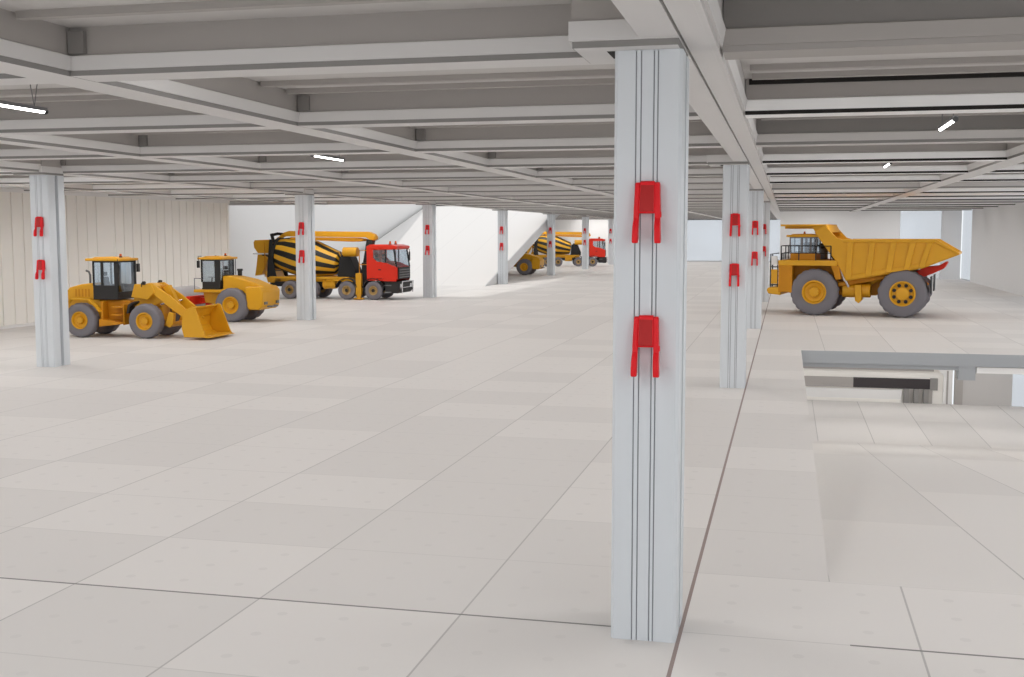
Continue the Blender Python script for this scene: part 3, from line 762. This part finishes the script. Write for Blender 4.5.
    for s in (-1, 1):
        b.tube([(-.95, s * .95, 1.4), (-.95, s * .95, 2.95), (-.42, s * .95, 2.95)], .03); b.tube([(-.95, s * .95, 2.1), (-.42, s * .95, 2.1)], .025); b.tube([(-.42, s * .95, 1.4), (-.42, s * .95, 2.95)], .025)
    b.build('cab_guard_rail', 'yellowd', r)
    # cab
    hw = 1.2
    b = MB()
    b.box(-.38, -.28, -hw, hw, 1.2, 3.05)
    for s in (-1, 1):
        b.prism([(-.38, 1.2), (-.35, 1.28), (.6, 1.28), (.72, 1.12), (1.45, 1.12), (1.5, 1.95), (.9, 2.2), (.25, 2.3), (.02, 2.5), (.02, 3.05), (-.38, 3.05)], s * hw - .04, s * hw + .04, 'y')
        b.prism([(.75, 2.24), (.83, 2.22), (.83, 3.02), (.75, 3.02)], s * hw - .035, s * hw + .035, 'y', 1)
        b.prism([(1.45, 1.95), (1.53, 1.95), (1.36, 3.05), (1.28, 3.05)], s * hw - .04, s * hw + .04, 'y', 1)
    b.box(-.38, 1.5, -hw, hw, 1.15, 1.25); b.box(1.42, 1.5, -hw, hw, 1.15, 1.95)
    b.build('cab_body', ['red', 'plastic'], r, bev=.02)
    b = MB(); b.prism([(-.4, 2.98), (-.4, 3.2), (-.2, 3.3), (1.1, 3.3), (1.5, 3.2), (1.52, 3.1), (1.4, 3.0)], -hw - .04, hw + .04, 'y'); b.build('cab_roof', 'red', r, bev=.04)
    for s in (-1, 1):
        b = MB(); b.prism([(.02, 2.4), (.25, 2.3), (.9, 2.2), (1.44, 1.97), (1.3, 2.98), (.02, 2.98)], s * hw - .008, s * hw + .008, 'y'); b.build('side_window', 'cabglass', r)
        b = MB(); b.box(.35, .52, s * hw + s * .035 - .02, s * hw + s * .035 + .02, 1.78, 1.84); b.build('door_handle', 'plastic', r)
        b = MB(); b.tube([(1.3, s * 1.2, 3.0), (1.45, s * 1.32, 3.0), (1.45, s * 1.32, 2.85)], .02); b.box(1.42, 1.48, s * 1.32 - .08, s * 1.32 + .08, 2.3, 2.85); b.build('mirror', 'plastic', r, bev=.02)
        b = MB(); b.cyl((.85, s * .5, 3.28), (.85, s * .5, 3.34), .09, n=14); b.cyl((.85, s * .5, 3.34), (.85, s * .5, 3.5), .07, .05, n=14, mi=1); b.build('beacon', ['plastic', 'orange'], r)
    b = MB(); b.prism([(1.48, 1.97), (1.5, 1.97), (1.34, 2.98), (1.32, 2.98)], -hw + .06, hw - .06, 'y'); b.build('windscreen', 'cabglass', r)
    for s in (-1, 1): seat(r, .35, s * .6, 1.75, 'seat')
    b = MB(); b.box(1.5, 1.58, -1.05, 1.05, 1.25, 1.95)
    for k in range(4): b.box(1.57, 1.61, -.95, .95, 1.32 + k * .15, 1.38 + k * .15, 1)
    b.build('radiator_grille', ['plastic', 'greym'], r, bev=.01)
    b = MB(); b.prism([(.75, .45), (1.55, .4), (1.68, .55), (1.66, 1.1), (1.4, 1.12), (.72, 1.12)], -1.2, 1.2, 'y'); b.build('bumper', 'plastic', r, bev=.05)
    for s in (-1, 1):
        b = MB(); b.box(1.64, 1.70, s * .9 - .2, s * .9 + .2, .7, .95); b.build('headlamp', 'chrome', r, bev=.02)
    b = MB(); b.tube([(1.75, -1.0, .4), (1.78, -1.0, 1.1), (1.78, 1.0, 1.1), (1.75, 1.0, .4)], .03); b.tube([(1.78, -1.0, .75), (1.78, 1.0, .75)], .03); b.build('bull_bar', 'chrome', r)
    for s in (-1, 1):
        b = MB(); b.box(.72, 1.15, s * 1.18 - .05, s * 1.18 + .05, .42, .5, 0); b.box(.72, 1.15, s * 1.18 - .05, s * 1.18 + .05, .85, .9, 0); b.build('cab_step', 'greym', r)
    return r

ld = make_loader(); ld.location = (-25.0, 39.75, 0); ld.rotation_euler.z = R(1.5)
tag(ld, 'yellow wheel loader with its bucket lowered, beside the left column', 'wheel loader')
rl = make_roller(); rl.location = (-24.2, 47.95, 0); rl.rotation_euler.z = R(180)
tag(rl, 'yellow road roller with grey drum in a red frame, behind the loader bucket', 'road roller', 'yellow road rollers')
rl2 = copy_tree(rl); rl2.location = (-24.05, 106.6, 0); rl2.rotation_euler.z = R(178)
tag(rl2, 'yellow road roller far back, half hidden under the white exit ramp', 'road roller', 'yellow road rollers')
dt = make_dump(); dt.rotation_euler.z = R(180 - 9.5)
tag(dt, 'big yellow dump truck with grey tyres, parked beyond the ramp opening', 'dump truck')
mx = make_mixer(); mx.location = (-23.98, 65.8, 0)
tag(mx, 'red-cabbed concrete mixer truck with striped drum, near the left wall', 'concrete mixer truck', 'concrete mixer trucks')
mx2 = copy_tree(mx); mx2.location = (-22.6, 135.5, 0); mx2.rotation_euler.z = R(14)
tag(mx2, 'far red-cabbed concrete mixer truck seen beyond the exit ramp, between far columns', 'concrete mixer truck', 'concrete mixer trucks')
dt.location = (3.62, 58.75, 0)

# ------------------------------------------------------------------ light
FILL_ENERGY = 84
w = bpy.data.worlds.new('sky'); SC.world = w; w.use_nodes = True
bg = w.node_tree.nodes['Background']; bg.inputs[0].default_value = (.94, .97, 1.0, 1); bg.inputs[1].default_value = 1.0
sun = bpy.data.lights.new('sun', 'SUN'); sun.energy = 1.15; sun.angle = R(3); sun.color = (1, .96, .9)
so = bpy.data.objects.new('sun', sun); COL.objects.link(so)
so.rotation_euler = Vector((3.9, -.3, -6.3)).to_track_quat('-Z', 'Y').to_euler()

# added fill lights with no fixture, one per coffer, hidden behind its beam
la = bpy.data.lights.new('added_fill_light', 'AREA'); la.shape = 'RECTANGLE'; la.size = 3.0; la.size_y = .8; la.energy = FILL_ENERGY; la.color = (1, .992, .982)
for k in range(-1, 24):
    y = T0 + TP * k + 1.35
    for x in (-27.6, -24.2, -18.3, -11.7, -5.0, 2.6, 9.2):
        if x < OX1 and OY0 - 1 < y < OY1: continue
        if x < -19 and y < 14: continue
        if x > 0 and y > 104: continue
        o = bpy.data.objects.new('added_fill_light', la); COL.objects.link(o); o.location = (x, y, SZ - .01)
lb = la.copy(); lb.energy = 42  # weaker added fill, unseen under the slab above the lower level
for y in (43, 49, 55):
    for x in (1, 5, 9):
        o = bpy.data.objects.new('added_fill_light', la); COL.objects.link(o); o.location = (x, y, -.43); o.data = lb

# ------------------------------------------------------------------ camera
F, YAW, PITCHC, ROLL = 1145.35, -0.23483, -0.0921422, -0.00079854
cam = bpy.data.cameras.new('camera'); co = bpy.data.objects.new('camera', cam); COL.objects.link(co)
cam.sensor_fit = 'HORIZONTAL'; cam.sensor_width = 36; cam.lens = F / 1024 * 36; cam.clip_end = 600
fwd = Vector((math.sin(YAW) * math.cos(PITCHC), math.cos(YAW) * math.cos(PITCHC), math.sin(PITCHC)))
rt = Vector((math.cos(YAW), -math.sin(YAW), 0)); up = rt.cross(fwd)
r2 = rt * math.cos(ROLL) + up * math.sin(ROLL); u2 = up * math.cos(ROLL) - rt * math.sin(ROLL)
mtx = Matrix((r2, u2, -fwd)).transposed().to_4x4(); mtx.translation = (0, 0, 4.0)
co.matrix_world = mtx
SC.camera = co
SC.view_settings.view_transform = 'Standard'; SC.view_settings.look = 'None'
SC.view_settings.gamma = 1; SC.view_settings.use_curve_mapping = False
SC.view_settings.exposure = 0.08
SC.cycles.use_denoising = True
SC.cycles.max_bounces = 8; SC.cycles.diffuse_bounces = 6
